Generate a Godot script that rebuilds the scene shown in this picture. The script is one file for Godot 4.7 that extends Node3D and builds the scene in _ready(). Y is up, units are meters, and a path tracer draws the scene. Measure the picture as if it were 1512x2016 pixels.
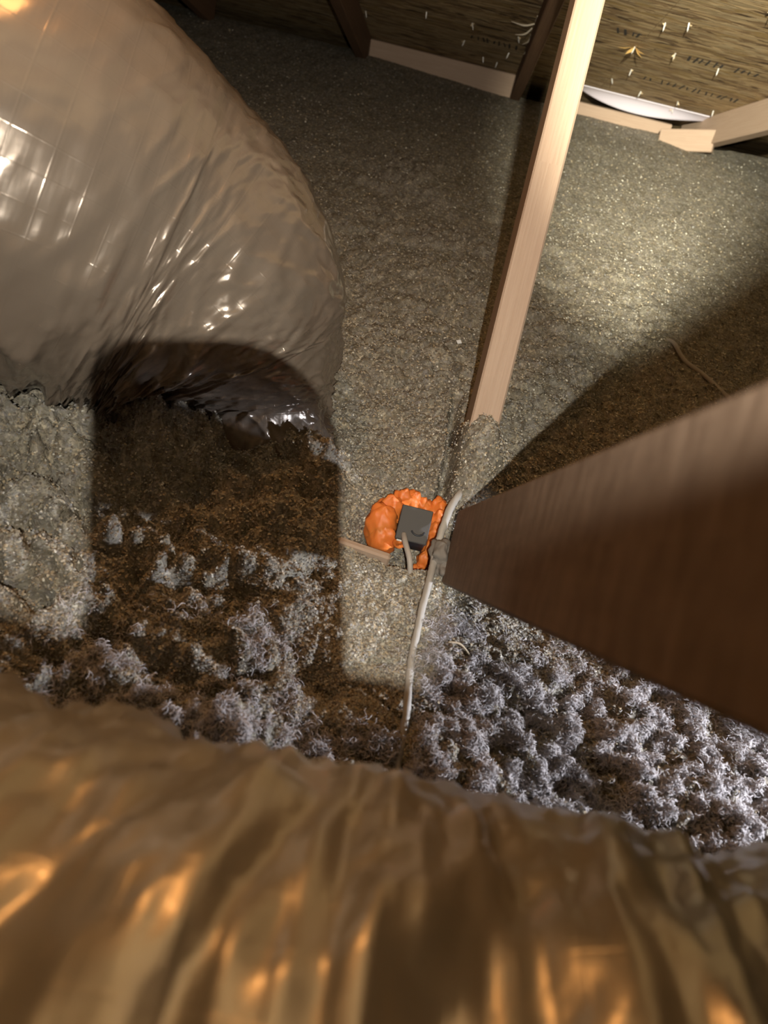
extends Node3D
# A cramped attic at the eave: blown-in insulation, two insulated flexible ducts,
# a roof truss with its two webs, and roof decking overhead. y is up, metres.
# x runs along the eave, -z points to the eave, y = 0 is the usual top of the insulation.

var rng := RandomNumberGenerator.new()
var n_low := FastNoiseLite.new()
var n_mid := FastNoiseLite.new()
var n_fine := FastNoiseLite.new()
var n_grit := FastNoiseLite.new()
var n_cell := FastNoiseLite.new()
var n_warp := FastNoiseLite.new()
var M := {}

const EYE := Vector3(0.0, 0.6, 0.0)
const CAM_X := Vector3(0.9703, 0.1798, -0.1619)
const CAM_Y := Vector3(-0.2419, 0.7211, -0.6493)
const CAM_F := Vector3(0.0, -0.6691, -0.7431)
const UP_W := Vector3(0.0, 0.7431, -0.6691)      # direction of the web that leans to the eave
const TRUSS_X := 0.085                            # left face of the near truss
const SPACING := 0.61
const SLOPE := 0.4                                # rise of the roof per metre


func _ready() -> void:
	rng.seed = 7
	setup_camera_and_light()
	setup_noise()
	setup_materials()
	build_shell()
	build_insulation()
	build_trusses()
	build_eave()
	build_near_duct()
	build_far_duct()
	build_foam_and_box()
	build_cables()
	build_small_things()
	build_flakes()


# ---------------------------------------------------------------- camera, light
func setup_camera_and_light() -> void:
	var cam := Camera3D.new()
	cam.name = "camera"
	add_child(cam)
	cam.transform = Transform3D(Basis(CAM_X, CAM_Y, -CAM_F), EYE)
	cam.near = 0.01
	cam.far = 30.0
	cam.fov = 71.5
	var at := CameraAttributesPhysical.new()
	at.frustum_focal_length = 16.667
	at.frustum_focus_distance = 1.0
	at.frustum_near = 0.01
	at.frustum_far = 30.0
	at.exposure_aperture = 3.8
	cam.attributes = at
	cam.current = true
	var we := WorldEnvironment.new()
	we.name = "environment"
	var e := Environment.new()
	e.background_mode = Environment.BG_COLOR
	e.background_color = Color(0, 0, 0)
	e.tonemap_mode = Environment.TONE_MAPPER_LINEAR
	e.tonemap_exposure = 1.0
	e.sdfgi_enabled = true
	e.ssao_enabled = true
	e.ssil_enabled = true
	we.environment = e
	add_child(we)
	build_unseen_headlamp(Vector3(0.033, 0.7292, 0.1528))
	build_unseen_beam_lamp(Vector3(0.0296, 1.075, 0.514))
	build_unseen_bulb(Vector3(-0.32, 0.94, -0.72))
	build_unseen_lantern(Vector3(0.80, 0.21, -0.38))


func emitter(c: Color, energy: float) -> StandardMaterial3D:
	var m := StandardMaterial3D.new()
	m.albedo_color = c
	m.emission_enabled = true
	m.emission = c
	m.emission_energy_multiplier = energy
	return m


# unseen headlamp behind the phone, placed to light the insulation and the pale web
func build_unseen_headlamp(p: Vector3) -> void:
	var t := thing("unseen_headlamp", "unseen small headlamp at the viewpoint that lights the insulation, with an added light shield and arm", "unseen lamp", p)
	var aim := (Vector3(0.10, 0.0, -1.10) - p).normalized()
	t.basis = Basis.looking_at(aim, Vector3.UP)
	var c := Color(1.0, 0.97, 0.91)
	part("lens", disc_mesh(0.012, 0.004), emitter(c, 2.0), t).transform = Transform3D(Basis.from_euler(Vector3(0.75, -0.3, 0)), Vector3(0, 0, 0.006))
	part("housing", lathe([Vector2(0.013, 0.010), Vector2(0.016, 0.012), Vector2(0.02, 0.02), Vector2(0.02, 0.04), Vector2(0.0, 0.042)], 28), plain("black_plastic", Color(0.05, 0.05, 0.05), 0.5), t)
	# added plate, cut to keep the light off the near ground and web
	var black := plain("black_plastic", Color(0.05, 0.05, 0.05), 0.5)
	var outline := [Vector2(-0.060, -0.0336), Vector2(0.001, -0.0265), Vector2(0.0022, -0.0188), Vector2(0.0020, -0.0145), Vector2(0.0034, -0.0115), Vector2(0.0054, -0.008), Vector2(0.0082, -0.003), Vector2(0.0148, 0.009), Vector2(0.05, 0.009), Vector2(0.05, -0.062), Vector2(-0.060, -0.062)]
	part("added_light_shield", plate_mesh(outline, 0.0015), black, t).position = Vector3(0, 0, -0.07)
	part("added_shield_arm", box_mesh(Vector3(0.03, 0.003, 0.10), 0.0006), black, t).position = Vector3(0, -0.060, -0.02)
	part("added_shield_post", box_mesh(Vector3(0.02, 0.042, 0.004), 0.0006), black, t).position = Vector3(0, -0.039, 0.028)
	var inv := t.basis.inverse()
	part("added_clip_arm", tube_mesh([Vector3(0, 0, 0.036), Vector3(0.02, -0.004, 0.046), inv * Vector3(0.062, 0.0, 0.02)], [0.004], 8, 8), black, t)  # arm added to hold the unseen lamp on the web
	var flood := AreaLight3D.new()
	flood.name = "flood"
	flood.light_color = c
	flood.light_energy = 1.95
	flood.area_size = Vector2(0.003, 0.003)
	flood.area_range = 12.0
	flood.area_attenuation = 2.0
	flood.shadow_enabled = true
	flood.position = Vector3(0, 0, -0.003)
	flood.rotation = Vector3(0.75, -0.3, 0)
	t.add_child(flood)


# unseen lamp behind the eye, placed to throw a narrow beam at the eave
func build_unseen_beam_lamp(p: Vector3) -> void:
	var t := thing("unseen_beam_lamp", "unseen metal lamp behind the viewpoint, placed to throw a beam at the eave", "lamp", p)
	t.basis = Basis.looking_at((Vector3(0.90, 0.0, -2.75) - p).normalized(), Vector3.UP)
	var c := Color(1.0, 0.97, 0.87)
	part("lens", disc_mesh(0.02, 0.004), emitter(c, 3.0), t).position = Vector3(0, 0, 0.004)
	part("shade", lathe([Vector2(0.021, 0.0), Vector2(0.024, 0.001), Vector2(0.026, 0.02), Vector2(0.018, 0.05), Vector2(0.016, 0.08), Vector2(0.0, 0.082)], 28), plain("grey_metal", Color(0.3, 0.3, 0.3), 0.4, 0.8), t)
	part("clamp", tube_mesh([Vector3(0, 0, 0.06), Vector3(0.02, -0.01, 0.07), Vector3(0.06, -0.02, 0.06)], [0.006], 8, 6), plain("black_plastic", Color(0.05, 0.05, 0.05), 0.5), t)
	var beam := SpotLight3D.new()
	beam.name = "beam"
	beam.light_color = c
	beam.light_energy = 32.0
	beam.light_size = 0.014
	beam.spot_range = 12.0
	beam.spot_attenuation = 2.0
	beam.spot_angle = 15.5
	beam.spot_angle_attenuation = 1.0
	beam.shadow_enabled = true
	beam.position = Vector3(0, 0, -0.004)
	t.add_child(beam)


# unseen warm bulb above the ducts, placed to light the near duct and the heap
func build_unseen_bulb(p: Vector3) -> void:
	var t := thing("unseen_warm_bulb", "unseen warm filament bulb on a cord above the ducts, placed to light the near duct and insulation", "light bulb", p)
	var c := Color(1.0, 0.71, 0.42)
	var prof := [Vector2(0.0, -0.038), Vector2(0.014, -0.035), Vector2(0.026, -0.024), Vector2(0.03, -0.008), Vector2(0.027, 0.01), Vector2(0.018, 0.028), Vector2(0.013, 0.042)]
	part("glass", lathe_y(prof, 24), emitter(c, 3.0), t)
	part("socket", lathe_y([Vector2(0.0145, 0.04), Vector2(0.02, 0.045), Vector2(0.02, 0.085), Vector2(0.008, 0.095), Vector2(0.0, 0.096)], 24), plain("brown_bakelite", Color(0.12, 0.07, 0.04), 0.4), t)
	part("cord", tube_mesh([Vector3(0, 0.09, 0), Vector3(0.002, 0.10, 0), Vector3(0, deck_y(p.z) - p.y, 0)], [0.003], 8, 6), plain("black_cord", Color(0.04, 0.04, 0.04), 0.6), t)
	var l := OmniLight3D.new()
	l.name = "glow"
	l.light_color = c
	l.light_energy = 0.105
	l.light_size = 0.03
	l.omni_range = 10.0
	l.omni_attenuation = 2.0
	l.shadow_enabled = true
	t.add_child(l)


# unseen cool lantern right of the truss, placed to graze the fluffed fibre
func build_unseen_lantern(p: Vector3) -> void:
	var t := thing("unseen_lantern", "unseen cool white lantern on a stake beyond the truss, placed to light the fluffed fibre", "lantern", p)
	var aim := (Vector3(0.33, 0.0, -0.41) - p).normalized()
	t.basis = Basis.looking_at(aim, Vector3.UP)
	var c := Color(0.95, 0.96, 1.0)
	part("diffuser", disc_mesh(0.018, 0.004), emitter(c, 2.0), t).position = Vector3(0, 0, 0.004)
	part("housing", lathe([Vector2(0.019, 0.0), Vector2(0.021, 0.004), Vector2(0.017, 0.03), Vector2(0.017, 0.11), Vector2(0.0, 0.112)], 28, true), plain("grey_plastic", Color(0.2, 0.2, 0.22), 0.5), t)
	var down := t.basis.inverse() * Vector3.DOWN
	part("stake", tube_mesh([Vector3(0, 0, 0.05), Vector3(0, 0, 0.05) + down * 0.12, Vector3(0, 0, 0.05) + down * 0.30], [0.005, 0.005, 0.003], 8, 6), plain("grey_plastic", Color(0.2, 0.2, 0.22), 0.5), t)
	var l := SpotLight3D.new()
	l.name = "glow"
	l.light_color = c
	l.light_energy = 1.1
	l.light_size = 0.012
	l.spot_range = 8.0
	l.spot_attenuation = 2.0
	l.spot_angle = 25.0
	l.spot_angle_attenuation = 0.5
	l.shadow_enabled = true
	l.position = Vector3(0, 0, -0.004)
	t.add_child(l)


# ---------------------------------------------------------------- naming helpers
func thing(called: String, label: String, category: String, at := Vector3.ZERO, group := "") -> Node3D:
	var o := Node3D.new()
	add_named(o, called, self)
	o.position = at
	o.set_meta("label", label)
	o.set_meta("category", category)
	if group:
		o.set_meta("group", group)
	return o


var used := {}
func add_named(o: Node3D, called: String, parent: Node) -> void:
	var key := str(parent.get_instance_id()) + called
	var n: int = used.get(key, 0)
	used[key] = n + 1
	o.name = called if n == 0 else "%s_%03d" % [called, n]
	parent.add_child(o, true)


func part(called: String, mesh: Mesh, mat: Material, parent: Node) -> MeshInstance3D:
	var o := MeshInstance3D.new()
	o.mesh = mesh
	o.material_override = mat
	add_named(o, called, parent)
	return o


func tag(o: Node3D, label: String, category: String, group := "") -> Node3D:
	o.set_meta("label", label)
	o.set_meta("category", category)
	if group:
		o.set_meta("group", group)
	return o


func structure(called: String, mesh: Mesh, mat: Material, label: String, category: String) -> MeshInstance3D:
	var o := part(called, mesh, mat, self)
	o.set_meta("kind", "structure")
	tag(o, label, category)
	return o


# ---------------------------------------------------------------- noise, materials
func setup_noise() -> void:
	var k := 11
	for pair in [[n_low, 3.2], [n_mid, 14.0], [n_fine, 52.0], [n_grit, 150.0], [n_warp, 7.0]]:
		var n: FastNoiseLite = pair[0]
		n.seed = k
		k += 5
		n.noise_type = FastNoiseLite.TYPE_SIMPLEX_SMOOTH
		n.frequency = pair[1]
		n.fractal_type = FastNoiseLite.FRACTAL_NONE
	n_mid.fractal_type = FastNoiseLite.FRACTAL_FBM
	n_mid.fractal_octaves = 2
	n_cell.seed = 5
	n_cell.noise_type = FastNoiseLite.TYPE_CELLULAR
	n_cell.frequency = 16.0
	n_cell.cellular_return_type = FastNoiseLite.RETURN_DISTANCE2_SUB
	n_cell.fractal_type = FastNoiseLite.FRACTAL_NONE


func plain(called: String, lin: Color, rough: float, metal := 0.0) -> StandardMaterial3D:
	if M.has(called):
		return M[called]
	var m := StandardMaterial3D.new()
	m.resource_name = called
	m.albedo_color = lin.linear_to_srgb()
	m.roughness = rough
	m.metallic = metal
	M[called] = m
	return m


func image_texture(im: Image) -> ImageTexture:
	return ImageTexture.create_from_image(im)


func mixc(a: Color, b: Color, t: float) -> Color:
	return a.lerp(b, clampf(t, 0.0, 1.0))


# sawn lumber: long streaks along u, with tone changes across the board (colours are sRGB here)
func lumber_images(base: Color, dark: Color, seed_: int, across := false) -> Array:
	var w := 1024
	var h := 256
	var im := Image.create(w, h, false, Image.FORMAT_RGB8)
	var hm := Image.create(w, h, false, Image.FORMAT_RGB8)
	var a := FastNoiseLite.new()
	a.seed = seed_
	a.frequency = 0.02
	for y in h:
		for x in w:
			var g := a.get_noise_2d(x * 0.16, y * 5.0) * 0.6 + a.get_noise_2d(x * 0.35 + 900.0, y * 14.0) * 0.5
			var f := a.get_noise_2d(x * 2.0, y * 40.0 + 400.0) * 0.35
			if across:      # rough-sawn face: the saw marks run across the board
				g = a.get_noise_2d(x * 2.6, y * 0.35) * 0.7 + a.get_noise_2d(x * 7.0 + 900.0, y * 0.9) * 0.5 + a.get_noise_2d(x * 0.3, y * 1.5 + 50.0) * 0.3
			var t := 0.38 + g * 0.55 + f * 0.35
			im.set_pixel(x, y, mixc(base, dark, t))
			var v := clampf(0.5 - g * 0.3 - f * 0.6, 0.0, 1.0)
			hm.set_pixel(x, y, Color(v, v, v))
	return [image_texture(im), image_texture(hm)]


func lumber(called: String, base: Color, dark: Color, seed_: int, across := false) -> StandardMaterial3D:
	var t := lumber_images(base, dark, seed_, across)
	var m := StandardMaterial3D.new()
	m.resource_name = called
	m.albedo_texture = t[0]
	m.roughness = 0.72
	m.metallic_specular = 0.35
	m.heightmap_enabled = true
	m.heightmap_texture = t[1]
	m.heightmap_scale = 0.06
	m.uv1_triplanar = true
	m.uv1_scale = Vector3(1.1, 8.0, 8.0)
	M[called] = m
	return m


func setup_materials() -> void:
	lumber("pale_lumber", Color(0.69, 0.61, 0.54), Color(0.60, 0.51, 0.44), 3)
	lumber("brown_lumber", Color(0.53, 0.455, 0.39), Color(0.38, 0.31, 0.255), 8, true)
	lumber("dark_lumber", Color(0.50, 0.39, 0.30), Color(0.36, 0.27, 0.21), 15)
	M["insulation"] = insulation_material()
	M["deck"] = deck_material()
	M["jacket"] = jacket_material("jacket", Color(0.48, 0.435, 0.39), 0.22, 0.3)
	M["gold_jacket"] = jacket_material("gold_jacket", Color(0.73, 0.69, 0.62), 0.34, 0.6)
	var foam := StandardMaterial3D.new()
	foam.albedo_color = Color(0.84, 0.46, 0.20)
	foam.roughness = 0.5
	foam.subsurf_scatter_enabled = true
	foam.subsurf_scatter_strength = 0.2
	M["foam"] = foam
	var vc := StandardMaterial3D.new()
	vc.vertex_color_use_as_albedo = true
	vc.roughness = 0.9
	M["flake"] = vc


# cellulose: matted grey paper pulp with paler and darker flecks lying every way
func insulation_material() -> StandardMaterial3D:
	var s := 1024
	var im := Image.create(s, s, false, Image.FORMAT_RGB8)
	var hm := Image.create(s, s, false, Image.FORMAT_RGB8)
	im.fill(Color(0.47, 0.45, 0.41))
	hm.fill(Color(0.4, 0.4, 0.4))
	var r := RandomNumberGenerator.new()
	r.seed = 21
	var tones := [Color(0.55, 0.53, 0.48), Color(0.47, 0.45, 0.42), Color(0.62, 0.60, 0.55), Color(0.36, 0.34, 0.31), Color(0.52, 0.51, 0.49), Color(0.70, 0.67, 0.60), Color(0.42, 0.39, 0.34), Color(0.55, 0.54, 0.54)]
	for i in 26000:
		var c: Color = tones[r.randi() % tones.size()]
		if r.randf() < 0.02:
			c = Color(0.84, 0.81, 0.74)
		var v := r.randf_range(0.25, 0.8)
		var x := r.randi() % s
		var y := r.randi() % s
		var n := r.randi_range(4, 13)
		var ang := r.randf() * TAU
		var wd := r.randi_range(2, 5)
		for j in n:
			ang += r.randf_range(-0.3, 0.3)
			var q := Vector2i(posmod(int(x + cos(ang) * j * 1.5), s - 5), posmod(int(y + sin(ang) * j * 1.5), s - 5))
			im.fill_rect(Rect2i(q, Vector2i(wd, maxi(1, wd - 1))), c)
			hm.fill_rect(Rect2i(q, Vector2i(wd, maxi(1, wd - 1))), Color(v, v, v))
	var m := StandardMaterial3D.new()
	m.resource_name = "insulation"
	m.albedo_texture = image_texture(im)
	m.vertex_color_use_as_albedo = true
	m.roughness = 0.92
	m.metallic_specular = 0.25
	m.heightmap_enabled = true
	m.heightmap_texture = image_texture(hm)
	m.heightmap_scale = 0.25
	m.uv1_triplanar = true
	m.uv1_world_triplanar = true
	m.uv1_scale = Vector3(1.9, 1.9, 1.9)
	return m


# strand board: long wafers laid mostly along x
func deck_material() -> StandardMaterial3D:
	var s := 1024
	var im := Image.create(s, s, false, Image.FORMAT_RGB8)
	var hm := Image.create(s, s, false, Image.FORMAT_RGB8)
	im.fill(Color(0.48, 0.40, 0.29))
	hm.fill(Color(0.5, 0.5, 0.5))
	var r := RandomNumberGenerator.new()
	r.seed = 5
	var tones := [Color(0.64, 0.55, 0.41), Color(0.54, 0.45, 0.33), Color(0.70, 0.61, 0.47), Color(0.46, 0.38, 0.28), Color(0.60, 0.53, 0.41), Color(0.58, 0.49, 0.33), Color(0.66, 0.59, 0.47)]
	for i in 5200:
		var c: Color = tones[r.randi() % tones.size()]
		if r.randf() < 0.03:
			c = Color(0.74, 0.66, 0.52)
		if r.randf() < 0.05:
			c = Color(0.30, 0.24, 0.18)
		var v := r.randf_range(0.3, 0.75)
		var x := float(r.randi() % s)
		var y := float(r.randi() % s)
		var n := r.randi_range(36, 150)
		var lean := r.randf_range(-0.16, 0.16)
		var wd := r.randi_range(4, 17)
		for j in range(0, n, 3):
			var taper := mini(wd, maxi(1, int(minf(j, n - j) * 0.5)))
			var q := Vector2i(posmod(int(x + j), s - 4), posmod(int(y + j * lean), s - 18))
			im.fill_rect(Rect2i(q, Vector2i(4, taper)), c)
			hm.fill_rect(Rect2i(q, Vector2i(4, taper)), Color(v, v, v))
	var m := StandardMaterial3D.new()
	m.resource_name = "deck"
	m.albedo_texture = image_texture(im)
	m.roughness = 0.7
	m.metallic_specular = 0.35
	m.heightmap_enabled = true
	m.heightmap_texture = image_texture(hm)
	m.heightmap_scale = 0.12
	m.uv1_triplanar = true
	m.uv1_scale = Vector3(1.05, 1.05, 1.05)
	return m


# metallised film jacket over a scrim of threads: u runs round the duct, v along it, in metres
func jacket_material(called: String, c: Color, rough: float, metal: float) -> StandardMaterial3D:
	var s := 512
	var hm := Image.create(s, s, false, Image.FORMAT_RGB8)
	var a := FastNoiseLite.new()
	a.seed = 33
	a.frequency = 0.03
	for y in s:
		for x in s:
			var v := 0.5 + a.get_noise_2d(x * 0.15, y * 2.2) * 0.07 + a.get_noise_2d(x * 1.5 + 300.0, y * 1.5) * 0.02
			var gx := posmod(x, 64)
			var gy := posmod(y, 64)
			if gx < 3 or gy < 3:
				v += 0.09
			hm.set_pixel(x, y, Color(v, v, v))
	var m := StandardMaterial3D.new()
	m.resource_name = called
	m.albedo_color = c
	m.roughness = rough
	m.metallic = metal
	m.metallic_specular = 0.6
	m.heightmap_enabled = true
	m.heightmap_texture = image_texture(hm)
	m.heightmap_scale = 0.09
	m.clearcoat_enabled = true
	m.clearcoat = 0.3
	m.clearcoat_roughness = 0.08
	m.uv1_scale = Vector3(6.0, 6.0, 1.0)
	return m


# ---------------------------------------------------------------- mesh helpers
func tri(st: SurfaceTool, a: Vector3, b: Vector3, c: Vector3, out: Vector3) -> void:
	var n := (c - a).cross(b - a)
	if n.dot(out) < 0.0:
		var t := b
		b = c
		c = t
		n = -n
	n = n.normalized()
	for p in [a, b, c]:
		st.set_normal(n)
		st.add_vertex(p)


func box_mesh(size: Vector3, bevel := 0.002) -> ArrayMesh:
	var st := SurfaceTool.new()
	st.begin(Mesh.PRIMITIVE_TRIANGLES)
	add_box(st, size, bevel, Transform3D())
	return st.commit()


func add_box(st: SurfaceTool, size: Vector3, bevel: float, t: Transform3D) -> void:
	var h := size * 0.5
	var b := minf(bevel, h[h.min_axis_index()] * 0.45)
	var pt := func(s: Vector3, axis: int) -> Vector3:
		var p := Vector3(s.x * (h.x - b), s.y * (h.y - b), s.z * (h.z - b))
		p[axis] = s[axis] * h[axis]
		return t * p
	for axis in 3:
		var i := (axis + 1) % 3
		var j := (axis + 2) % 3
		for s in [-1.0, 1.0]:
			var q := []
			for e in [[-1, -1], [1, -1], [1, 1], [-1, 1]]:
				var v := Vector3()
				v[axis] = s
				v[i] = e[0]
				v[j] = e[1]
				q.append(pt.call(v, axis))
			var o := Vector3()
			o[axis] = s
			o = t.basis * o
			tri(st, q[0], q[1], q[2], o)
			tri(st, q[0], q[2], q[3], o)
		for si in [-1.0, 1.0]:
			for sj in [-1.0, 1.0]:
				var v0 := Vector3()
				v0[i] = si
				v0[j] = sj
				var o2 := t.basis * v0
				v0[axis] = -1.0
				var v1 := v0
				v1[axis] = 1.0
				var a: Vector3 = pt.call(v0, i)
				var c: Vector3 = pt.call(v1, i)
				var d: Vector3 = pt.call(v1, j)
				var f: Vector3 = pt.call(v0, j)
				tri(st, a, c, d, o2)
				tri(st, a, d, f, o2)
	for sx in [-1.0, 1.0]:
		for sy in [-1.0, 1.0]:
			for sz in [-1.0, 1.0]:
				var v := Vector3(sx, sy, sz)
				tri(st, pt.call(v, 0), pt.call(v, 1), pt.call(v, 2), t.basis * v)


# a board whose length runs along local x
func board(called: String, parent: Node, a: Vector3, b: Vector3, thick_x: float, depth: float, mat: Material) -> MeshInstance3D:
	var o := part(called, box_mesh(Vector3(a.distance_to(b), depth, thick_x), 0.0025), mat, parent)
	var x := (b - a).normalized()
	var z := Vector3(1, 0, 0)
	if absf(x.dot(z)) > 0.9:
		z = Vector3(0, 0, 1)
	var y := z.cross(x).normalized()
	z = x.cross(y).normalized()
	o.transform = Transform3D(Basis(x, y, z), (a + b) * 0.5)
	return o


# smooth-shaded grid of rings; closed says whether the last column meets the first
func grid_mesh(P: PackedVector3Array, UV: PackedVector2Array, rows: int, cols: int, flip := false, colors := PackedColorArray()) -> ArrayMesh:
	var N := PackedVector3Array()
	N.resize(P.size())
	var I := PackedInt32Array()
	I.resize((rows - 1) * (cols - 1) * 6)
	var k := 0
	for r in rows - 1:
		for c in cols - 1:
			var a := r * cols + c
			var b := a + 1
			var d := a + cols
			var e := d + 1
			var n1 := (P[d] - P[a]).cross(P[b] - P[a])
			var n2 := (P[e] - P[b]).cross(P[d] - P[b])
			n2 = (P[d] - P[e]).cross(P[b] - P[e]) * -1.0
			if flip:
				n1 = -n1
				n2 = -n2
				I[k] = a; I[k + 1] = d; I[k + 2] = b; I[k + 3] = b; I[k + 4] = d; I[k + 5] = e
			else:
				I[k] = a; I[k + 1] = b; I[k + 2] = d; I[k + 3] = b; I[k + 4] = e; I[k + 5] = d
			k += 6
			N[a] += n1; N[b] += n1 + n2; N[d] += n1 + n2; N[e] += n2
	# weld the seam when the ends coincide
	for r in rows:
		var a := r * cols
		var b := a + cols - 1
		if P[a].is_equal_approx(P[b]):
			var s := N[a] + N[b]
			N[a] = s
			N[b] = s
	for i in N.size():
		N[i] = N[i].normalized()
	var arr := []
	arr.resize(Mesh.ARRAY_MAX)
	arr[Mesh.ARRAY_VERTEX] = P
	arr[Mesh.ARRAY_NORMAL] = N
	arr[Mesh.ARRAY_TEX_UV] = UV
	arr[Mesh.ARRAY_INDEX] = I
	if colors.size():
		arr[Mesh.ARRAY_COLOR] = colors
	var m := ArrayMesh.new()
	m.add_surface_from_arrays(Mesh.PRIMITIVE_TRIANGLES, arr)
	return m


# lathe round y from (radius, height) points
func lathe_y(prof: Array, n: int) -> ArrayMesh:
	var P := PackedVector3Array()
	var UV := PackedVector2Array()
	for q in prof:
		for i in n + 1:
			var t := TAU * (i % n) / n
			P.append(Vector3(q.x * cos(t), q.y, q.x * sin(t)))
			UV.append(Vector2(float(i) / n, q.y))
	return grid_mesh(P, UV, prof.size(), n + 1)


# lathe round z (points are radius, z)
func lathe(prof: Array, n: int, _open := false) -> ArrayMesh:
	var P := PackedVector3Array()
	var UV := PackedVector2Array()
	for q in prof:
		for i in n + 1:
			var t := TAU * (i % n) / n
			P.append(Vector3(q.x * cos(t), q.x * sin(t), q.y))
			UV.append(Vector2(float(i) / n, q.y))
	return grid_mesh(P, UV, prof.size(), n + 1, true)


func plate_mesh(outline: Array, thick: float) -> ArrayMesh:
	var st := SurfaceTool.new()
	st.begin(Mesh.PRIMITIVE_TRIANGLES)
	var poly := PackedVector2Array(outline)
	var ids := Geometry2D.triangulate_polygon(poly)
	for i in range(0, ids.size(), 3):
		for s in [-0.5, 0.5]:
			var q := []
			for k in 3:
				q.append(Vector3(poly[ids[i + k]].x, poly[ids[i + k]].y, thick * s))
			tri(st, q[0], q[1], q[2], Vector3(0, 0, s))
	for i in poly.size():
		var p := poly[i]
		var n := poly[(i + 1) % poly.size()]
		var e := n - p
		var out := Vector3(e.y, -e.x, 0)
		if Geometry2D.is_point_in_polygon((p + n) * 0.5 + Vector2(out.x, out.y).normalized() * 0.0001, poly):
			out = -out
		var a := Vector3(p.x, p.y, thick * 0.5)
		var b := Vector3(n.x, n.y, thick * 0.5)
		var d := Vector3(0, 0, -thick)
		tri(st, a, b, b + d, out)
		tri(st, a, b + d, a + d, out)
	return st.commit()


func disc_mesh(r: float, h: float) -> ArrayMesh:
	return lathe([Vector2(0.0, 0.0), Vector2(r * 0.85, 0.0), Vector2(r, h * 0.3), Vector2(r, h)], 28)


func curve_points(pts: Array, per: int) -> PackedVector3Array:
	var out := PackedVector3Array()
	for i in pts.size() - 1:
		var p0: Vector3 = pts[maxi(i - 1, 0)]
		var p1: Vector3 = pts[i]
		var p2: Vector3 = pts[i + 1]
		var p3: Vector3 = pts[mini(i + 2, pts.size() - 1)]
		for k in per:
			out.append(p1.cubic_interpolate(p2, p0, p3, float(k) / per))
	out.append(pts[pts.size() - 1])
	return out


func tube_mesh(pts: Array, radii: Array, sides: int, per := 8, lump := 0.0) -> ArrayMesh:
	var c := curve_points(pts, per)
	var P := PackedVector3Array()
	var UV := PackedVector2Array()
	var side := (c[1] - c[0]).cross(Vector3(0.3, 1, 0.2)).normalized()
	var run := 0.0
	var n := c.size()
	for i in n + 2:
		var j := clampi(i - 1, 0, n - 1)
		var dir := (c[mini(j + 1, n - 1)] - c[maxi(j - 1, 0)]).normalized()
		side = (side - dir * side.dot(dir)).normalized()
		var up := dir.cross(side)
		var f := float(j) / (n - 1) * (radii.size() - 1)
		var r: float = lerpf(radii[int(f)], radii[mini(int(f) + 1, radii.size() - 1)], f - int(f))
		if i == 0 or i == n + 1:
			r = 0.0
		if j > 0:
			run += c[j].distance_to(c[j - 1])
		for k in sides + 1:
			var t := TAU * (k % sides) / sides
			var q := c[j] + (side * cos(t) + up * sin(t)) * r
			if lump > 0.0 and r > 0.0:
				q += (side * cos(t) + up * sin(t)) * n_grit.get_noise_3dv(q) * lump
			P.append(q)
			UV.append(Vector2(float(k) / sides, run))
	return grid_mesh(P, UV, n + 2, sides + 1, true)


# ---------------------------------------------------------------- the attic shell
func deck_y(z: float) -> float:
	return 0.096 + SLOPE * (z + 3.16)


func build_shell() -> void:
	var slope_dir := Vector3(0, SLOPE, 1).normalized()
	var slope_n := Vector3(0, 1, -SLOPE).normalized()
	# roof deck over the eave side, from the eave to the ridge
	var a := Vector3(0.4, deck_y(-3.86), -3.86)
	var b := Vector3(0.4, deck_y(2.2), 2.2)
	var deck := structure("ceiling", box_mesh(Vector3(5.2, 0.012, a.distance_to(b)), 0.001), M.deck, "brown strand board roof deck with nail points showing through, over the insulation", "roof deck")
	deck.transform = Transform3D(Basis(Vector3(1, 0, 0), slope_n, slope_dir), (a + b) * 0.5 + slope_n * 0.006)
	build_nails(deck)
	var dim := plain("grey_board", Color(0.10, 0.08, 0.06), 0.9)
	var floor_ := structure("floor", box_mesh(Vector3(5.2, 0.02, 6.2), 0.001), dim, "gypsum ceiling board under the blown insulation", "floor")
	floor_.position = Vector3(0.4, -0.36, -0.75)
	for s in [[-2.2, "wall_left", "left"], [3.0, "wall_right", "right"]]:
		var w := structure(s[1], box_mesh(Vector3(0.05, 3.4, 6.2), 0.001), dim, "dark gable wall closing the %s end of the attic" % s[2], "wall")
		w.position = Vector3(s[0], 1.2, -0.75)
	var back := structure("wall_back", box_mesh(Vector3(5.2, 3.4, 0.05), 0.001), dim, "dark wall under the ridge behind the camera", "wall")
	back.position = Vector3(0.4, 1.2, 2.2)
	var eave := structure("wall_eave", box_mesh(Vector3(5.2, 0.24, 0.03), 0.001), M.pale_lumber, "fascia board closing the hollow eave beyond the insulation", "wall")
	eave.position = Vector3(0.4, -0.26, -3.80)


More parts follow.
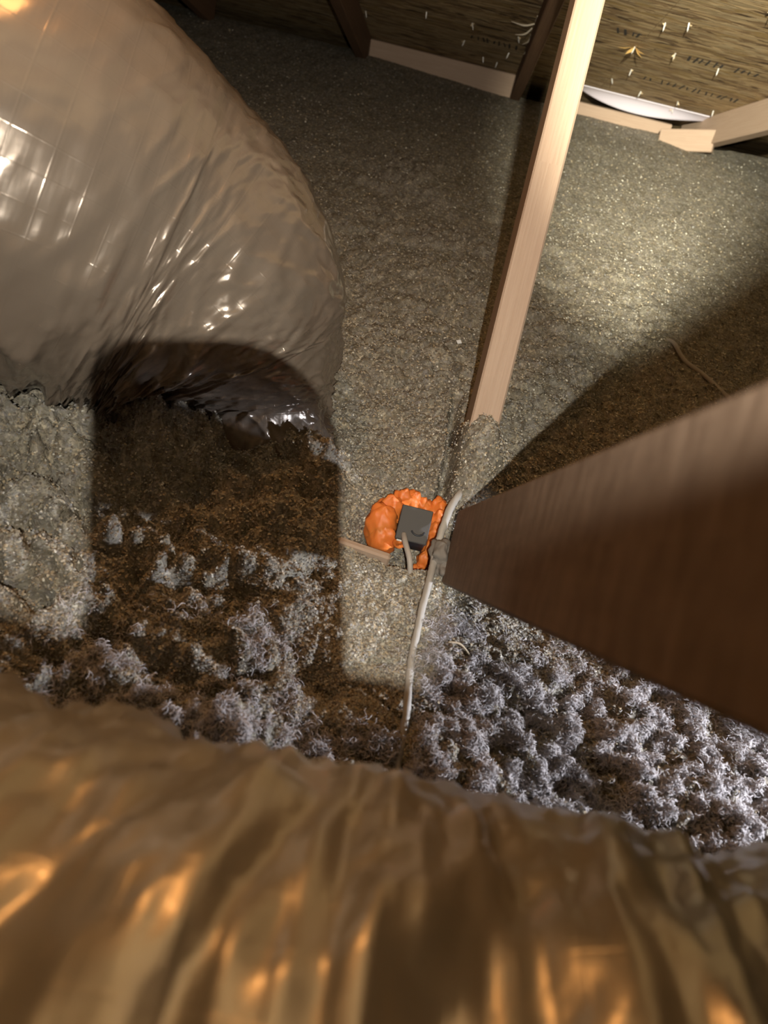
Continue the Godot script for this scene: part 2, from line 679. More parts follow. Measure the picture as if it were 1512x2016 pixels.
# nail points and torn wafers that stick down through the deck
func build_nails(deck: MeshInstance3D) -> void:
	var steel := plain("bright_steel", Color(0.72, 0.71, 0.68), 0.35, 0.4)
	var fibre := plain("torn_fibre", Color(0.62, 0.50, 0.32), 0.8)
	var gold_fibre := plain("golden_fibre", Color(0.62, 0.40, 0.14), 0.75)
	var shank := lathe_y([Vector2(0.0022, 0.0), Vector2(0.0022, -0.014), Vector2(0.0, -0.021)], 8)
	var spots := [[0.393, -2.614, 2], [0.440, -2.828, 1], [0.414, -2.385, 1], [0.466, -2.347, 1], [0.409, -2.975, 0], [0.532, -3.038, 1], [0.673, -3.049, 1], [0.684, -3.14, 1], [0.807, -3.053, 0], [0.509, -2.586, 1], [-0.256, -2.762, 0], [-0.105, -2.76, 1], [-0.125, -2.96, 1], [0.05, -2.784, 1], [0.036, -2.973, 0], [-0.051, -3.10, 0], [0.004, -3.12, 0], [-0.475, -2.908, 0], [0.655, -2.622, 0], [0.75, -2.3, 1], [0.6, -2.15, 1], [0.28, -2.2, 1]]
	var inv := deck.transform.affine_inverse()
	for s in spots:
		var p: Vector3 = inv * Vector3(s[0], deck_y(s[1]), s[1])
		var nail := part("nail", shank, steel, deck)
		nail.position = p
		nail.rotation = Vector3(rng.randf_range(-0.5, 0.5), rng.randf() * 3.0, rng.randf_range(-0.5, 0.5))
		if s[2] == 0:
			continue
		var big: bool = s[2] == 2
		for k in (5 if big else 1 + rng.randi() % 2):
			var st := SurfaceTool.new()
			st.begin(Mesh.PRIMITIVE_TRIANGLES)
			var ang := rng.randf() * TAU
			var d := Vector3(cos(ang), -rng.randf_range(0.15, 0.6), sin(ang))
			var L := rng.randf_range(0.03, 0.05) if big else rng.randf_range(0.008, 0.018)
			var w := Vector3(-sin(ang), 0, cos(ang)) * (0.006 if big else 0.003)
			var tip := d * L
			var mid := d * L * 0.5 + Vector3(0, -0.003, 0)
			for side in [-1.0, 1.0]:
				tri(st, Vector3.ZERO, mid + w * side, mid + Vector3(0, -0.003, 0), Vector3(0, -1, 0))
				tri(st, mid + w * side, tip, mid + Vector3(0, -0.003, 0), Vector3(0, -1, 0))
				tri(st, Vector3.ZERO, mid + w * side, mid + Vector3(0, 0.001, 0), Vector3(0, 1, 0))
				tri(st, mid + w * side, tip, mid + Vector3(0, 0.001, 0), Vector3(0, 1, 0))
			part("wood_splinter", st.commit(), gold_fibre if big else fibre, nail)
	# two rows of stamped ink, long since unreadable
	var ink := plain("faded_ink", Color(0.035, 0.03, 0.025), 0.8)
	for row in [[0.50, -2.88, 0.34, 16], [0.53, -2.60, 0.36, 17], [0.30, -2.52, 0.10, 5], [-0.10, -2.90, 0.17, 9]]:
		var st := SurfaceTool.new()
		st.begin(Mesh.PRIMITIVE_TRIANGLES)
		for k in row[3]:
			var x: float = row[0] + row[2] * (k + rng.randf_range(-0.2, 0.2)) / row[3]
			var p: Vector3 = inv * Vector3(x, deck_y(row[1]), row[1])
			if rng.randf() < 0.12:
				continue
			var l := rng.randf_range(0.03, 0.055)
			var b := Basis(Vector3.UP, rng.randf_range(-0.25, 0.1))
			add_box(st, Vector3(rng.randf_range(0.004, 0.008), 0.0004, l), 0.0001, Transform3D(b, p + Vector3(0, -0.0003, 0)))
			if rng.randf() < 0.5:
				add_box(st, Vector3(0.010, 0.0004, 0.004), 0.0001, Transform3D(b, p + Vector3(0.005, -0.0003, rng.randf_range(-0.01, 0.01))))
		part("ink_stamp", st.commit(), ink, deck)


# ---------------------------------------------------------------- blown insulation
func bump(x: float, z: float, cx: float, cz: float, rx: float, rz: float) -> float:
	var a := (x - cx) / rx
	var b := (z - cz) / rz
	return exp(-(a * a + b * b))


func heap(x: float, z: float) -> float:      # the loose, broken heap left of the wire
	return smoothstep(0.0, -0.09, x + 0.02 + n_warp.get_noise_2d(x, z) * 0.03) * smoothstep(-0.82, -0.66, z + n_warp.get_noise_2d(z, x) * 0.05)


func drift(x: float, z: float) -> float:     # rougher, paler fibre thrown on the smooth slope
	return clampf(1.6 * bump(x + n_warp.get_noise_2d(x, z) * 0.08, z, -0.18, -1.98, 0.10, 0.22) + 1.3 * bump(x, z + n_warp.get_noise_2d(z, x) * 0.1, 0.0, -1.62, 0.14, 0.14) - 0.25, 0.0, 1.0)


func fluff(x: float, z: float) -> float:     # teased-up fibre beside the near duct
	var f := smoothstep(-0.56, -0.42, z + n_warp.get_noise_2d(x + 5.0, z) * 0.04) * smoothstep(0.05, 0.12, x)
	return maxf(f, smoothstep(-0.42, -0.32, z + n_warp.get_noise_2d(x, z) * 0.06) * smoothstep(-0.30, -0.12, x) * 0.8)


func ground(x: float, z: float) -> float:
	var dist := Vector2(x, z + 0.1).length()
	var far := smoothstep(1.1, 1.9, dist + n_warp.get_noise_2d(x, z) * 0.35)
	far *= 1.0 - 0.9 * drift(x, z)
	var rough := 1.0 - 0.85 * far
	var hp := heap(x, z)
	var fl := fluff(x, z)
	var y := n_low.get_noise_2d(x, z) * 0.018 * (1.0 - 0.8 * far)
	y += n_mid.get_noise_2d(x, z) * (0.009 + 0.022 * hp + 0.005 * fl) * (1.0 - 0.93 * far)
	var crack := n_cell.get_noise_2d(x + n_warp.get_noise_2d(x * 3.0, z * 3.0) * 0.02, z)
	y -= (1.0 - smoothstep(-0.95, -0.72, crack)) * (0.006 + 0.011 * hp) * rough
	y += n_fine.get_noise_2d(x, z) * (0.0026 + 0.005 * hp + 0.007 * fl) * rough
	y += n_grit.get_noise_2d(x, z) * (0.0016 + 0.0012 * hp + 0.0030 * fl) * lerpf(1.0, 0.35, far)
	# heap and the pile against the boot of the duct
	y += hp * 0.030
	y += 0.075 * bump(x, z, -0.27, -0.66, 0.075, 0.05)
	y += 0.045 * bump(x, z, -0.10, -0.69, 0.05, 0.035)
	y += 0.03 * bump(x, z, -0.42, -0.60, 0.10, 0.07)
	# pits where the fibre fell away
	y -= 0.055 * bump(x, z, -0.31, -0.41, 0.035, 0.018)
	y -= 0.045 * bump(x, z, -0.235, -0.47, 0.02, 0.03)
	y -= 0.035 * bump(x, z, -0.23, -0.385, 0.018, 0.012)
	y -= 0.03 * bump(x, z, -0.02, -0.40, 0.03, 0.02)
	# fibre drifted up over the foot of the web
	y += 0.084 * bump(x, z, 0.104, -0.785, 0.048, 0.055)
	y += 0.035 * bump(x, z, 0.10, -0.72, 0.024, 0.05)
	# groove along the truss, and the hollow in which the box sits
	y -= 0.04 * smoothstep(0.010, 0.003, absf(x - 0.068)) * smoothstep(-1.0, -0.9, z) * smoothstep(-0.62, -0.70, z)
	y -= 0.045 * smoothstep(0.075, 0.04, Vector2((x - 0.03) * 1.0, (z + 0.635) * 1.5).length())
	# far drift toward the eave, a ridge of fluff half way
	y += drift(x, z) * (0.012 + n_fine.get_noise_2d(x * 0.8, z * 0.8) * 0.007)
	y += 0.02 * smoothstep(-2.6, -3.2, z) * smoothstep(0.1, -0.6, x)
	# pressed flat under the near duct
	var under := smoothstep(0.22, 0.12, absf(z + 0.02))
	y = lerpf(y, minf(y, -0.012), under)
	return y


func tint(x: float, z: float) -> Color:      # vertex colours are linear: dusty grey pulp with browner clumps everywhere
	var g := Color(1.0, 1.02, 1.0)
	var b := Color(0.80, 0.70, 0.56)
	var n := n_mid.get_noise_2d(x * 1.7 + 9.0, z * 1.7) * 0.5 + n_fine.get_noise_2d(x + 3.0, z) * 0.4
	var c := g.lerp(b, clampf(0.2 + n * 0.7, 0.0, 1.0))
	c = c.lerp(Color(1.15, 1.13, 1.17), drift(x, z) * 0.8)
	var v := 1.0 + n_mid.get_noise_2d(x + 40.0, z) * 0.25 + n_grit.get_noise_2d(x, z + 7.0) * 0.2
	return Color(c.r * v, c.g * v, c.b * v)


func axis_steps(lo: float, hi: float, a: float, b: float, fine: float, grow: float) -> PackedFloat32Array:
	var out := PackedFloat32Array()
	var x := a
	var left := []
	var s := fine
	while x > lo:
		s = minf(s * grow, 0.03)
		x -= s
		left.push_front(x)
	for v in left:
		out.append(v)
	x = a
	while x < b:
		out.append(x)
		x += fine
	s = fine
	while x < hi:
		out.append(x)
		s = minf(s * grow, 0.03)
		x += s
	out.append(hi)
	return out


func build_insulation() -> void:
	var xs := axis_steps(-2.13, 2.96, -0.55, 0.62, 0.0035, 1.02)
	var zs := axis_steps(-3.215, 1.5, -1.0, -0.22, 0.0035, 1.018)
	var P := PackedVector3Array()
	var UV := PackedVector2Array()
	var C := PackedColorArray()
	for z in zs:
		for x in xs:
			P.append(Vector3(x, ground(x, z), z))
			UV.append(Vector2(x, z))
			C.append(tint(x, z))
	var o := part("blown_insulation", grid_mesh(P, UV, zs.size(), xs.size(), false, C), M.insulation, self)
	tag(o, "grey and brown blown cellulose insulation drifted over the attic floor", "insulation")
	o.set_meta("kind", "stuff")


# ---------------------------------------------------------------- trusses
func build_trusses() -> void:
	var chord_n := Vector3(0, 1, -SLOPE).normalized()
	var info := [
		[-2, "left truss half hidden behind the big duct, only its dark top chord showing", "dark_lumber"],
		[-1, "dark roof truss chord meeting the insulation above the big duct", "dark_lumber"],
		[0, "middle roof truss with a pale web leaning away and a brown web coming near", "brown_lumber"],
		[1, "roof truss at the upper right corner with a pinkish chord and a level heel block", "pale_lumber"],
	]
	for k in info:
		var x: float = TRUSS_X + SPACING * k[0] + 0.019
		var t := thing("roof_truss", k[1], "roof truss", Vector3(x, 0, -0.6), "trusses along the eave")
		var mat: Material = M[k[2]] if k[0] != 0 else M.dark_lumber
		var drop := chord_n * -0.0445
		var a := Vector3(0, deck_y(-3.2), -3.2 + 0.6) + drop
		var b := Vector3(0, deck_y(2.0), 2.0 + 0.6) + drop
		if k[0] == 1:      # skewed a little toward the corner, and deeper
			a = Vector3(0.79 + 0.019 - x, deck_y(-3.35), -3.35 + 0.6) + chord_n * -0.052
			b = Vector3(0.79 + 0.019 - x + 0.15 * 2.4, deck_y(-0.95), -0.95 + 0.6) + chord_n * -0.052
		board("top_chord", t, a, b, 0.038, 0.104 if k[0] == 1 else 0.089, mat)
		board("bottom_chord", t, Vector3(0, -0.19, -2.7), Vector3(0, -0.19, 2.7), 0.038, 0.089, M.dark_lumber)
		if k[0] == 0:
			# the web that leans to the eave: front edge 0.93 m from the eye, along UP_W
			var c := EYE + CAM_F * (0.93 + 0.0445)
			c.x = 0.0
			c.z += 0.6
			board("web", t, c - UP_W * 0.03 - Vector3(0.004, 0, 0), c + UP_W * 1.02 - Vector3(0.004, 0, 0), 0.038, 0.089, M.pale_lumber)
			# the web that climbs toward the ridge, passing close by on the right
			var d := EYE
			d.x = 0.0
			d.z += 0.6
			var wa := d + CAM_F * 0.84 + UP_W * (0.0248 - 0.054 * 0.84)
			var wb := d + CAM_F * -1.1 + UP_W * (0.0248 + 0.054 * 1.1)
			wb.x += 0.012
			board("web", t, wa, wb, 0.038, 0.089, M.brown_lumber)
		if k[0] == 1:
			var hb := board("heel_block", t, Vector3(-0.04, -0.002, -2.50), Vector3(0.135, 0.052, -2.42), 0.03, 0.074, M.pale_lumber)
			hb.basis = Basis(hb.basis.x, Vector3(-0.02, 0.95, -0.3).normalized(), hb.basis.x.cross(Vector3(-0.02, 0.95, -0.3)).normalized()).orthonormalized()


# ---------------------------------------------------------------- blocking and vents at the eave
func build_eave() -> void:
	var rows := [[-1.11, -0.525, "pale wooden blocking strip at the eave nearest the left wall", 0.01], [-0.487, 0.085, "pale wooden blocking strip at the eave, left of the leaning web", 0.075], [0.33, 0.72, "thin pale wooden blocking strip at the eave, right of the leaning web", 0.040], [0.83, 1.305, "pale wooden blocking strip at the eave beyond the right truss", -0.01]]
	for r in rows:
		var t := part("eave_blocking", box_mesh(Vector3(r[1] - r[0], 0.25, 0.02), 0.002), M.pale_lumber, self)
		t.position = Vector3((r[0] + r[1]) * 0.5, r[3] - 0.125, -3.2)
		tag(t, r[2], "blocking", "blocking strips along the eave")
	# pale vent sheet bowing down from the deck between the trusses
	var P := PackedVector3Array()
	var UV := PackedVector2Array()
	var rows_n := 40
	var cols := 10
	var th := 0.003
	for i in rows_n:
		var u := float(i) / (rows_n - 1)
		var x := lerpf(0.33, 0.86, u)
		var sag := 0.036 * sin(PI * pow(u, 0.85))
		var ring := []
		for j in cols:
			var v := float(j) / (cols - 1)
			var z := lerpf(-3.125, -3.175, v)
			ring.append(Vector3(x, deck_y(z) - 0.0045 - sag * v * v, z))
		for j in range(cols - 1, -1, -1):
			ring.append(ring[j] + Vector3(0, th, 0))
		ring.append(ring[0])
		for q in ring:
			P.append(q)
			UV.append(Vector2(u, q.z))
	var vent := part("vent_baffle", grid_mesh(P, UV, rows_n, cols * 2 + 1), plain("lavender_plastic", Color(0.78, 0.74, 0.86), 0.35), self)
	tag(vent, "pale plastic rafter vent sheet bowing down from the roof deck right of the leaning web", "rafter vent")


# ---------------------------------------------------------------- ducts
# rings: [centre, radius]; folds run round the duct and gather at bends
func duct_mesh(rings: Array, per: int, sides: int, fold: Callable) -> ArrayMesh:
	var pts := []
	for r in rings:
		pts.append(r[0])
	var c := curve_points(pts, per)
	var n := c.size()
	var P := PackedVector3Array()
	var UV := PackedVector2Array()
	var side := Vector3(0, 1, 0)
	var run := 0.0
	for i in n:
		var dir := (c[mini(i + 1, n - 1)] - c[maxi(i - 1, 0)]).normalized()
		side = (side - dir * side.dot(dir)).normalized()
		var up := dir.cross(side)
		var f := float(i) / per
		var k := mini(int(f), rings.size() - 1)
		var k2 := mini(k + 1, rings.size() - 1)
		var r := cubic_interpolate(rings[k][1], rings[k2][1], rings[maxi(k - 1, 0)][1], rings[mini(k2 + 1, rings.size() - 1)][1], f - k)
		if i > 0:
			run += c[i].distance_to(c[i - 1])
		for j in sides + 1:
			var t := TAU * (j % sides) / sides
			var dv := side * cos(t) + up * sin(t)
			var rr: float = r + fold.call(run, t, c[i], dv, r)
			P.append(c[i] + dv * rr)
			UV.append(Vector2(t * 0.18, run))
	return grid_mesh(P, UV, n, sides + 1, true)


func build_near_duct() -> void:
	var t := thing("flexible_duct", "gold reflecting insulated duct lying across the foreground, close and out of focus", "duct", Vector3(0, 0, -0.02), "flexible ducts")
	var rings := []
	for i in 9:
		var x := -1.5 + i * 0.4
		rings.append([Vector3(x, 0.183 + x * 0.035, -x * 0.02), 0.18 + 0.003 * sin(i * 2.1)])
	var nz := FastNoiseLite.new()
	nz.seed = 77
	nz.frequency = 1.0
	var fold := func(run: float, a: float, _p: Vector3, _d: Vector3, _r: float) -> float:
		var ca := cos(a)
		var sa := sin(a)
		var w: float = nz.get_noise_3d(run * 15.0 + sa * 0.6, ca * 0.8, sa * 0.8) * 0.016
		var f: float = nz.get_noise_3d(run * 40.0 + ca * 1.2, ca * 1.2 + 9.0, sa * 1.2)
		w += (absf(f) - 0.3) * 0.016
		w += nz.get_noise_3d(run * 6.0, ca * 5.0, sa * 5.0 + 20.0) * 0.004
		return w
	part("jacket", duct_mesh(rings, 70, 150, fold), M.gold_jacket, t)


func build_far_duct() -> void:
	var t := thing("flexible_duct", "large tan insulated duct at the left, bending down into the insulation with creased film", "duct", Vector3(-0.167, 0, -0.73), "flexible ducts")
	var o := t.position
	var rings := [
		[Vector3(-1.95, 0.46, -0.66), 0.29], [Vector3(-1.45, 0.43, -0.68), 0.29], [Vector3(-0.98, 0.39, -0.70), 0.285], [Vector3(-0.675, 0.335, -0.72), 0.275], [Vector3(-0.476, 0.300, -0.725), 0.233], [Vector3(-0.330, 0.230, -0.777), 0.191],
		[Vector3(-0.250, 0.180, -0.787), 0.160], [Vector3(-0.212, 0.120, -0.785), 0.125], [Vector3(-0.188, 0.059, -0.768), 0.090], [Vector3(-0.170, 0.0, -0.735), 0.074], [Vector3(-0.165, -0.12, -0.70), 0.072],
	]
	for r in rings:
		r[0] -= o + Vector3(0.010, 0.008, 0)
	var nz := FastNoiseLite.new()
	nz.seed = 41
	nz.frequency = 1.0
	var fold := func(run: float, a: float, p: Vector3, d: Vector3, r: float) -> float:
		var ca := cos(a)
		var sa := sin(a)
		var bend := smoothstep(0.35, 0.13, (p + o).y)              # folds gather toward the bend
		var belly := smoothstep(0.5, -0.6, d.y)
		var amp := 0.0016 + 0.036 * bend * (0.10 + 0.90 * belly)
		var n1: float = nz.get_noise_3d(run * 13.0 + sa * 0.7, ca * 0.7, sa * 0.7)
		var n2: float = nz.get_noise_3d(run * 27.0 + ca * 1.5, ca * 0.8 + 7.0, sa * 0.8)
		var n3: float = nz.get_noise_3d(run * 3.0, ca * 1.0, sa * 1.0 + 30.0)
		var ridge := pow(1.0 - minf(absf(n1) * 2.2, 1.0), 2.5)             # narrow raised creases
		var gather := pow(1.0 - minf(absf(n2) * 1.8, 1.0), 2.0)
		return (ridge * 0.9 + gather * 0.6 * bend) * amp + n3 * 0.005 * (r / 0.2)
	part("jacket", duct_mesh(rings, 44, 220, fold), M.jacket, t)


# ---------------------------------------------------------------- foam, box, cables
func lump_mesh(st: SurfaceTool, centre: Vector3, r: Vector3, lump: float) -> void:
	var rows := 16
	var cols := 24
	var P := PackedVector3Array()
	var UV := PackedVector2Array()
	for i in rows + 1:
		var a := PI * i / rows
		for j in cols + 1:
			var b := TAU * (j % cols) / cols
			var d := Vector3(sin(a) * cos(b), cos(a), sin(a) * sin(b))
			var q := centre + d * r
			var w := n_fine.get_noise_3dv(q * 1.6) * lump + absf(n_grit.get_noise_3dv(q * 1.3)) * lump * 0.6
			P.append(q + d * w)
			UV.append(Vector2(float(j) / cols, float(i) / rows))
	var m := grid_mesh(P, UV, rows + 1, cols + 1)
	st.append_from(m, 0, Transform3D())


func build_foam_and_box() -> void:
	# the foam wraps the hole round the box on three sides
	var at := Vector3(0.034, -0.03, -0.655)
	var foam := thing("spray_foam", "bright orange spray foam bulging round the dark electrical box", "spray foam", at)
	var st := SurfaceTool.new()
	st.begin(Mesh.PRIMITIVE_TRIANGLES)
	for q in [
		[-0.034, 0.010, -0.006, 0.020, 0.034, 0.022], [-0.026, 0.020, -0.024, 0.018, 0.026, 0.016], [-0.028, 0.000, 0.010, 0.018, 0.026, 0.014],
		[-0.014, 0.032, -0.040, 0.012, 0.017, 0.010], [-0.002, 0.030, -0.044, 0.011, 0.015, 0.010], [0.010, 0.026, -0.046, 0.009, 0.012, 0.008], [0.018, 0.024, -0.045, 0.009, 0.010, 0.008],
		[0.034, 0.026, -0.044, 0.012, 0.018, 0.012], [0.036, 0.016, -0.030, 0.010, 0.020, 0.012], [0.035, 0.006, -0.014, 0.009, 0.020, 0.012], [0.034, -0.006, 0.000, 0.008, 0.018, 0.012], [0.030, -0.016, 0.012, 0.008, 0.014, 0.010], [0.024, -0.028, 0.022, 0.009, 0.010, 0.009],
	]:
		lump_mesh(st, Vector3(q[0], q[1], q[2]), Vector3(q[3], q[4], q[5]), 0.004)
	part("foam_bead", st.commit(), M.foam, foam)
	# the box: its lid looks up at the eye, the entry is on the near side
	var grey := plain("dark_grey_plastic", Color(0.055, 0.055, 0.055), 0.55)
	var navy := plain("blue_black_plastic", Color(0.012, 0.014, 0.02), 0.5)
	var box := thing("electrical_box", "small dark grey electrical box set in orange foam with a cable entering its side", "electrical box", Vector3(0.040, 0.006, -0.648))
	box.basis = Basis(Vector3(1, 0, 0), -0.55) * Basis(Vector3(0, 1, 0), 0.03)
	box.basis = Basis(Vector3(1, 0, 0), 0.50)
	part("lid", box_mesh(Vector3(0.039, 0.004, 0.045), 0.0012), grey, box).position = Vector3(0, 0.004, 0)
	part("body", box_mesh(Vector3(0.037, 0.034, 0.042), 0.002), navy, box).position = Vector3(0, -0.015, 0)
	part("embossed_arc", arc_mesh(0.009, 0.0011, 0.4, 2.6), navy, box).position = Vector3(0.006, 0.0064, 0.004)
	part("white_rim", box_mesh(Vector3(0.014, 0.002, 0.002), 0.0006), plain("white_plastic", Color(0.8, 0.78, 0.7), 0.5), box).position = Vector3(-0.010, 0.000, 0.0225)
	var plug := SurfaceTool.new()
	plug.begin(Mesh.PRIMITIVE_TRIANGLES)
	lump_mesh(plug, Vector3(-0.012, -0.012, 0.021), Vector3(0.007, 0.011, 0.006), 0.003)
	part("foam_plug", plug.commit(), M.foam, box)
	# the pale lath beside the hollow
	var lath := board("wood_lath", self, Vector3(-0.045, -0.012, -0.600), Vector3(0.020, -0.014, -0.594), 0.010, 0.028, M.pale_lumber)
	tag(lath, "short pale wood lath in the insulation left of the electrical box", "lath")


func arc_mesh(r: float, w: float, a0: float, a1: float) -> ArrayMesh:
	var pts := []
	for i in 9:
		var a := lerpf(a0, a1, i / 8.0)
		pts.append(Vector3(cos(a) * r, 0, sin(a) * r))
	return tube_mesh(pts, [w], 8, 3)


func build_cables() -> void:
	var sheath := plain("white_sheath", Color(0.36, 0.34, 0.31), 0.5)
	var grey := plain("grey_sheath", Color(0.34, 0.31, 0.28), 0.55)
	# along the truss: comes from under the drift, down past the box and on toward the near duct
	var main := part("electric_cable", tube_mesh([Vector3(0.094, 0.018, -0.735), Vector3(0.089, 0.030, -0.705), Vector3(0.079, 0.030, -0.672), Vector3(0.073, 0.020, -0.63), Vector3(0.071, 0.010, -0.60), Vector3(0.069, 0.012, -0.56), Vector3(0.065, 0.014, -0.50), Vector3(0.063, 0.016, -0.44), Vector3(0.067, 0.012, -0.38), Vector3(0.070, -0.02, -0.33)], [0.0042, 0.0048, 0.0046, 0.0042, 0.004, 0.0038, 0.0036], 14, 8, 0.0008), sheath, self)
	tag(main, "dusty white cable running along the foot of the brown truss web", "cable")
	var stub := part("electric_cable", tube_mesh([Vector3(0.030, 0.002, -0.633), Vector3(0.034, 0.006, -0.615), Vector3(0.044, 0.0, -0.592), Vector3(0.052, -0.028, -0.575)], [0.0036, 0.0036, 0.0034], 12, 8), grey, self)
	tag(stub, "short grey cable stub coming out of the electrical box", "cable")
	var loose := part("electric_cable", tube_mesh([Vector3(0.455, -0.02, -1.40), Vector3(0.470, ground(0.47, -1.35) + 0.004, -1.35), Vector3(0.486, ground(0.486, -1.29) + 0.006, -1.29), Vector3(0.515, ground(0.515, -1.235) + 0.005, -1.235), Vector3(0.56, ground(0.56, -1.17) + 0.004, -1.17), Vector3(0.62, ground(0.62, -1.08) + 0.003, -1.08)], [0.0042], 12, 8), grey, self)
	tag(loose, "loose grey cable curving out of the shaded insulation behind the brown web", "cable")
	# matted lump of fibre caught on the cable
	var st := SurfaceTool.new()
	st.begin(Mesh.PRIMITIVE_TRIANGLES)
	lump_mesh(st, Vector3(0.078, 0.014, -0.605), Vector3(0.012, 0.012, 0.018), 0.006)
	lump_mesh(st, Vector3(0.083, 0.006, -0.590), Vector3(0.009, 0.010, 0.012), 0.005)
	var clump := part("fibre_clump", st.commit(), plain("grey_fibre", Color(0.17, 0.15, 0.13), 0.95), self)
	tag(clump, "grey clump of insulation fibre caught on the white cable", "fibre clump")


# ---------------------------------------------------------------- small loose things, the phone
func build_small_things() -> void:
	var chip := part("paper_scrap", box_mesh(Vector3(0.008, 0.0008, 0.007), 0.0002), plain("white_paper", Color(0.72, 0.74, 0.76), 0.8), self)
	chip.position = Vector3(0.055, ground(0.055, -1.13) + 0.003, -1.13)
	chip.rotation = Vector3(0.5, 0.6, 0.1)
	tag(chip, "small white scrap of paper on the insulation left of the leaning web", "paper scrap")
	var straw := part("straw", tube_mesh([Vector3(0.098, ground(0.098, -0.475) + 0.006, -0.475), Vector3(0.112, ground(0.112, -0.478) + 0.008, -0.478), Vector3(0.128, ground(0.128, -0.474) + 0.006, -0.474)], [0.0011, 0.0013, 0.0006], 8, 6), plain("straw_yellow", Color(0.45, 0.36, 0.24), 0.7), self)
	tag(straw, "thin dry straw lying on the grey fluff beside the white cable", "straw")
	# torn strands hanging where the top chord meets the deck
	for k in 5:
		var a: Vector3 = [Vector3(0.088, 0.0, -2.70), Vector3(0.082, 0.0, -2.66), Vector3(0.085, 0.0, -2.55), Vector3(0.086, 0.0, -2.72), Vector3(0.084, 0.0, -2.62)][k]
		a.y = deck_y(a.z) - 0.004
		var d: Vector3 = [Vector3(-0.02, -0.045, -0.07), Vector3(-0.045, -0.03, -0.03), Vector3(-0.012, -0.03, -0.14), Vector3(-0.004, -0.07, -0.10), Vector3(-0.07, -0.005, 0.02)][k]
		var s := part("wood_splinter", tube_mesh([a, a + d * 0.5 + Vector3(0.006, -0.006, 0), a + d], [0.0022, 0.003, 0.0006], 6, 5), plain("pale_splinter", Color(0.55, 0.48, 0.38), 0.8), self)
		tag(s, ["short splinter hanging steeply where the middle truss meets the deck", "splinter leaning left where the middle truss meets the deck", "long splinter lying along the deck beside the middle truss", "splinter hanging lowest beside the middle truss chord", "splinter pointing flat to the left along the deck at the middle truss"][k], "splinter", "splinters at the middle truss")
	# unseen phone just behind the lens, sized and placed to shade the heap
	var ph := thing("unseen_phone", "unseen slim dark phone just behind the viewpoint, placed to shade the heap, on an added arm", "phone", EYE)
	ph.basis = Basis(CAM_X, CAM_Y, -CAM_F)
	var body := part("body", rounded_slab(0.053, 0.134, 0.007, 0.011, 0.025), plain("phone_black", Color(0.02, 0.02, 0.022), 0.4), ph)
	body.position = Vector3(-0.0105, -0.042, 0.0075)
	var screen := part("screen", rounded_slab(0.049, 0.130, 0.0006, 0.009, 0.023), plain("phone_glass", Color(0.01, 0.01, 0.012), 0.1), ph)
	part("added_clamp_arm", tube_mesh([Vector3(0.010, -0.088, 0.0085), Vector3(0.03, -0.094, 0.03), Vector3(0.060, -0.090, 0.06), Vector3(0.088, -0.072, 0.085)], [0.004], 8, 8), plain("black_plastic", Color(0.05, 0.05, 0.05), 0.5), ph)  # arm added to carry the unseen phone
	screen.position = Vector3(-0.0105, -0.042, 0.0115)


func rounded_slab(w: float, h: float, d: float, r0: float, r_shade: float) -> ArrayMesh:  # one corner rounder than the rest, shaped for the shade it casts
	var P := PackedVector3Array()
	var UV := PackedVector2Array()
	var ring := []
	for c in [[1, 1, 0.0], [-1, 1, 0.5], [-1, -1, 1.0], [1, -1, 1.5]]:
		var r := r_shade if c[2] == 0.0 else r0
		for k in 9:
			var a: float = PI * (c[2] + 0.5 * k / 8.0)
			ring.append(Vector2(c[0] * (w / 2 - r) + cos(a) * r, c[1] * (h / 2 - r) + sin(a) * r))
	ring.append(ring[0])
	for s in [[0.0, -0.5], [0.97, -0.5], [1.0, -0.38], [1.0, 0.38], [0.97, 0.5], [0.0, 0.5]]:
		for q in ring:
			P.append(Vector3(q.x * s[0], q.y * s[0], d * s[1]))
			UV.append(q)
	return grid_mesh(P, UV, 6, ring.size())


# ---------------------------------------------------------------- flakes and fibres on the insulation
func scatter(called: String, mesh: Mesh, mat: Material, spots: Array, label: String) -> void:
	var mm := MultiMesh.new()
	mm.transform_format = MultiMesh.TRANSFORM_3D
	mm.use_colors = true
	mm.mesh = mesh
	mm.instance_count = spots.size()
	for i in spots.size():
		mm.set_instance_transform(i, spots[i][0])
		mm.set_instance_color(i, spots[i][1])
	var o := MultiMeshInstance3D.new()
	o.multimesh = mm
	o.material_override = mat
	add_named(o, called, self)
	tag(o, label, "insulation")
	o.set_meta("kind", "stuff")


func flake_mesh() -> ArrayMesh:
	var st := SurfaceTool.new()
	st.begin(Mesh.PRIMITIVE_TRIANGLES)
	var p := [Vector3(-0.5, 0.05, -0.12), Vector3(-0.45, 0.0, 0.28), Vector3(0.0, 0.22, -0.30), Vector3(0.05, 0.16, 0.32), Vector3(0.5, 0.0, -0.22), Vector3(0.42, 0.06, 0.2)]
	for q in [[0, 1, 2], [1, 3, 2], [2, 3, 4], [3, 5, 4]]:
		tri(st, p[q[0]], p[q[1]], p[q[2]], Vector3.UP)
	return st.commit()


func fibre_mesh(bow: float) -> ArrayMesh:
	var st := SurfaceTool.new()
	st.begin(Mesh.PRIMITIVE_TRIANGLES)
	for k in 4:
		var a := k / 4.0
		var b := (k + 1) / 4.0
		var pa := Vector3(a - 0.5, sin(a * PI) * bow, sin(a * TAU) * bow * 0.5)
		var pb := Vector3(b - 0.5, sin(b * PI) * bow, sin(b * TAU) * bow * 0.5)
		var w := Vector3(0, 0.014, 0.032)
		tri(st, pa - w, pb - w, pa + w, Vector3.UP)
		tri(st, pb - w, pb + w, pa + w, Vector3.UP)
	return st.commit()


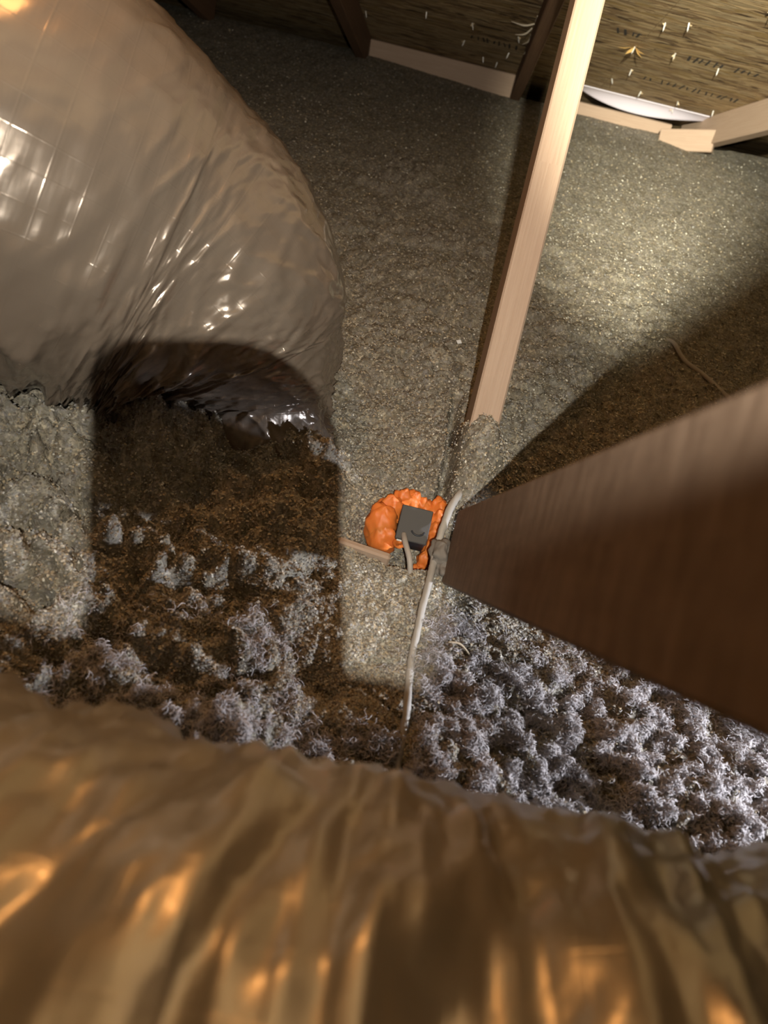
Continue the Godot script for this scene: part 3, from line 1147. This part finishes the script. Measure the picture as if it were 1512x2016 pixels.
func build_flakes() -> void:
	var tones := [Color(0.28, 0.27, 0.23), Color(0.19, 0.175, 0.15), Color(0.36, 0.345, 0.30), Color(0.13, 0.11, 0.09), Color(0.25, 0.245, 0.24), Color(0.44, 0.41, 0.34)]
	var flakes := []
	while flakes.size() < 240000:
		var d := 0.35 / pow(1.0 - rng.randf() * 0.93, 0.9)   # thins out with distance
		var a := rng.randf_range(-1.15, 0.95)
		var x := sin(a) * d
		var z := -cos(a) * d
		if z < -3.15 or x < -1.2 or x > 1.6:
			continue
		var hp := heap(x, z)
		if rng.randf() < maxf(hp * 0.4, fluff(x, z) * 0.75):
			continue
		var c: Color = tones[rng.randi() % tones.size()]
		if rng.randf() < 0.3:
			c = Color(c.r * 0.98, c.g * 0.86, c.b * 0.70)
		var q := rng.randf()
		if q < 0.012 + 0.02 * minf(d, 1.5):
			c = Color(0.62, 0.60, 0.53)
		elif q < 0.08:
			c = Color(0.40, 0.33, 0.22)
		var s := rng.randf_range(0.0022, 0.0046) * (0.75 + 0.35 * d)
		var tilt := 0.55
		var b := Basis.from_euler(Vector3(rng.randf_range(-tilt, tilt), rng.randf() * TAU, rng.randf_range(-tilt, tilt))).scaled(Vector3(s, s, s))
		flakes.append([Transform3D(b, Vector3(x, ground(x, z) + 0.0006, z)), c])
	scatter("cellulose_flakes", flake_mesh(), M.flake, flakes, "small grey and tan paper flakes lying over the blown insulation")
	var fibres := []
	while fibres.size() < 220000:
		var x := rng.randf_range(-0.40, 0.85)
		var z := rng.randf_range(-0.64, -0.20)
		var f := fluff(x, z)
		var clumpy := smoothstep(-0.30, 0.05, n_fine.get_noise_2d(x * 0.55 + 2.0, z * 0.55) + n_mid.get_noise_2d(x + 8.0, z) * 0.6)
		if rng.randf() > f * (0.10 + 0.9 * clumpy):
			continue
		var s := rng.randf_range(0.004, 0.012)
		var b := Basis.from_euler(Vector3(rng.randf_range(-1.0, 1.0), rng.randf() * TAU, rng.randf_range(-0.9, 0.9))).scaled(Vector3(s, s, s))
		var v := rng.randf_range(0.7, 1.15)
		fibres.append([Transform3D(b, Vector3(x, ground(x, z) + rng.randf_range(0.0, 0.010) * clumpy, z)), Color(0.42 * v, 0.395 * v, 0.395 * v)])
	scatter("cellulose_fibres", fibre_mesh(0.22), M.flake, fibres, "teased pale grey fibres fluffed up beside the near duct")
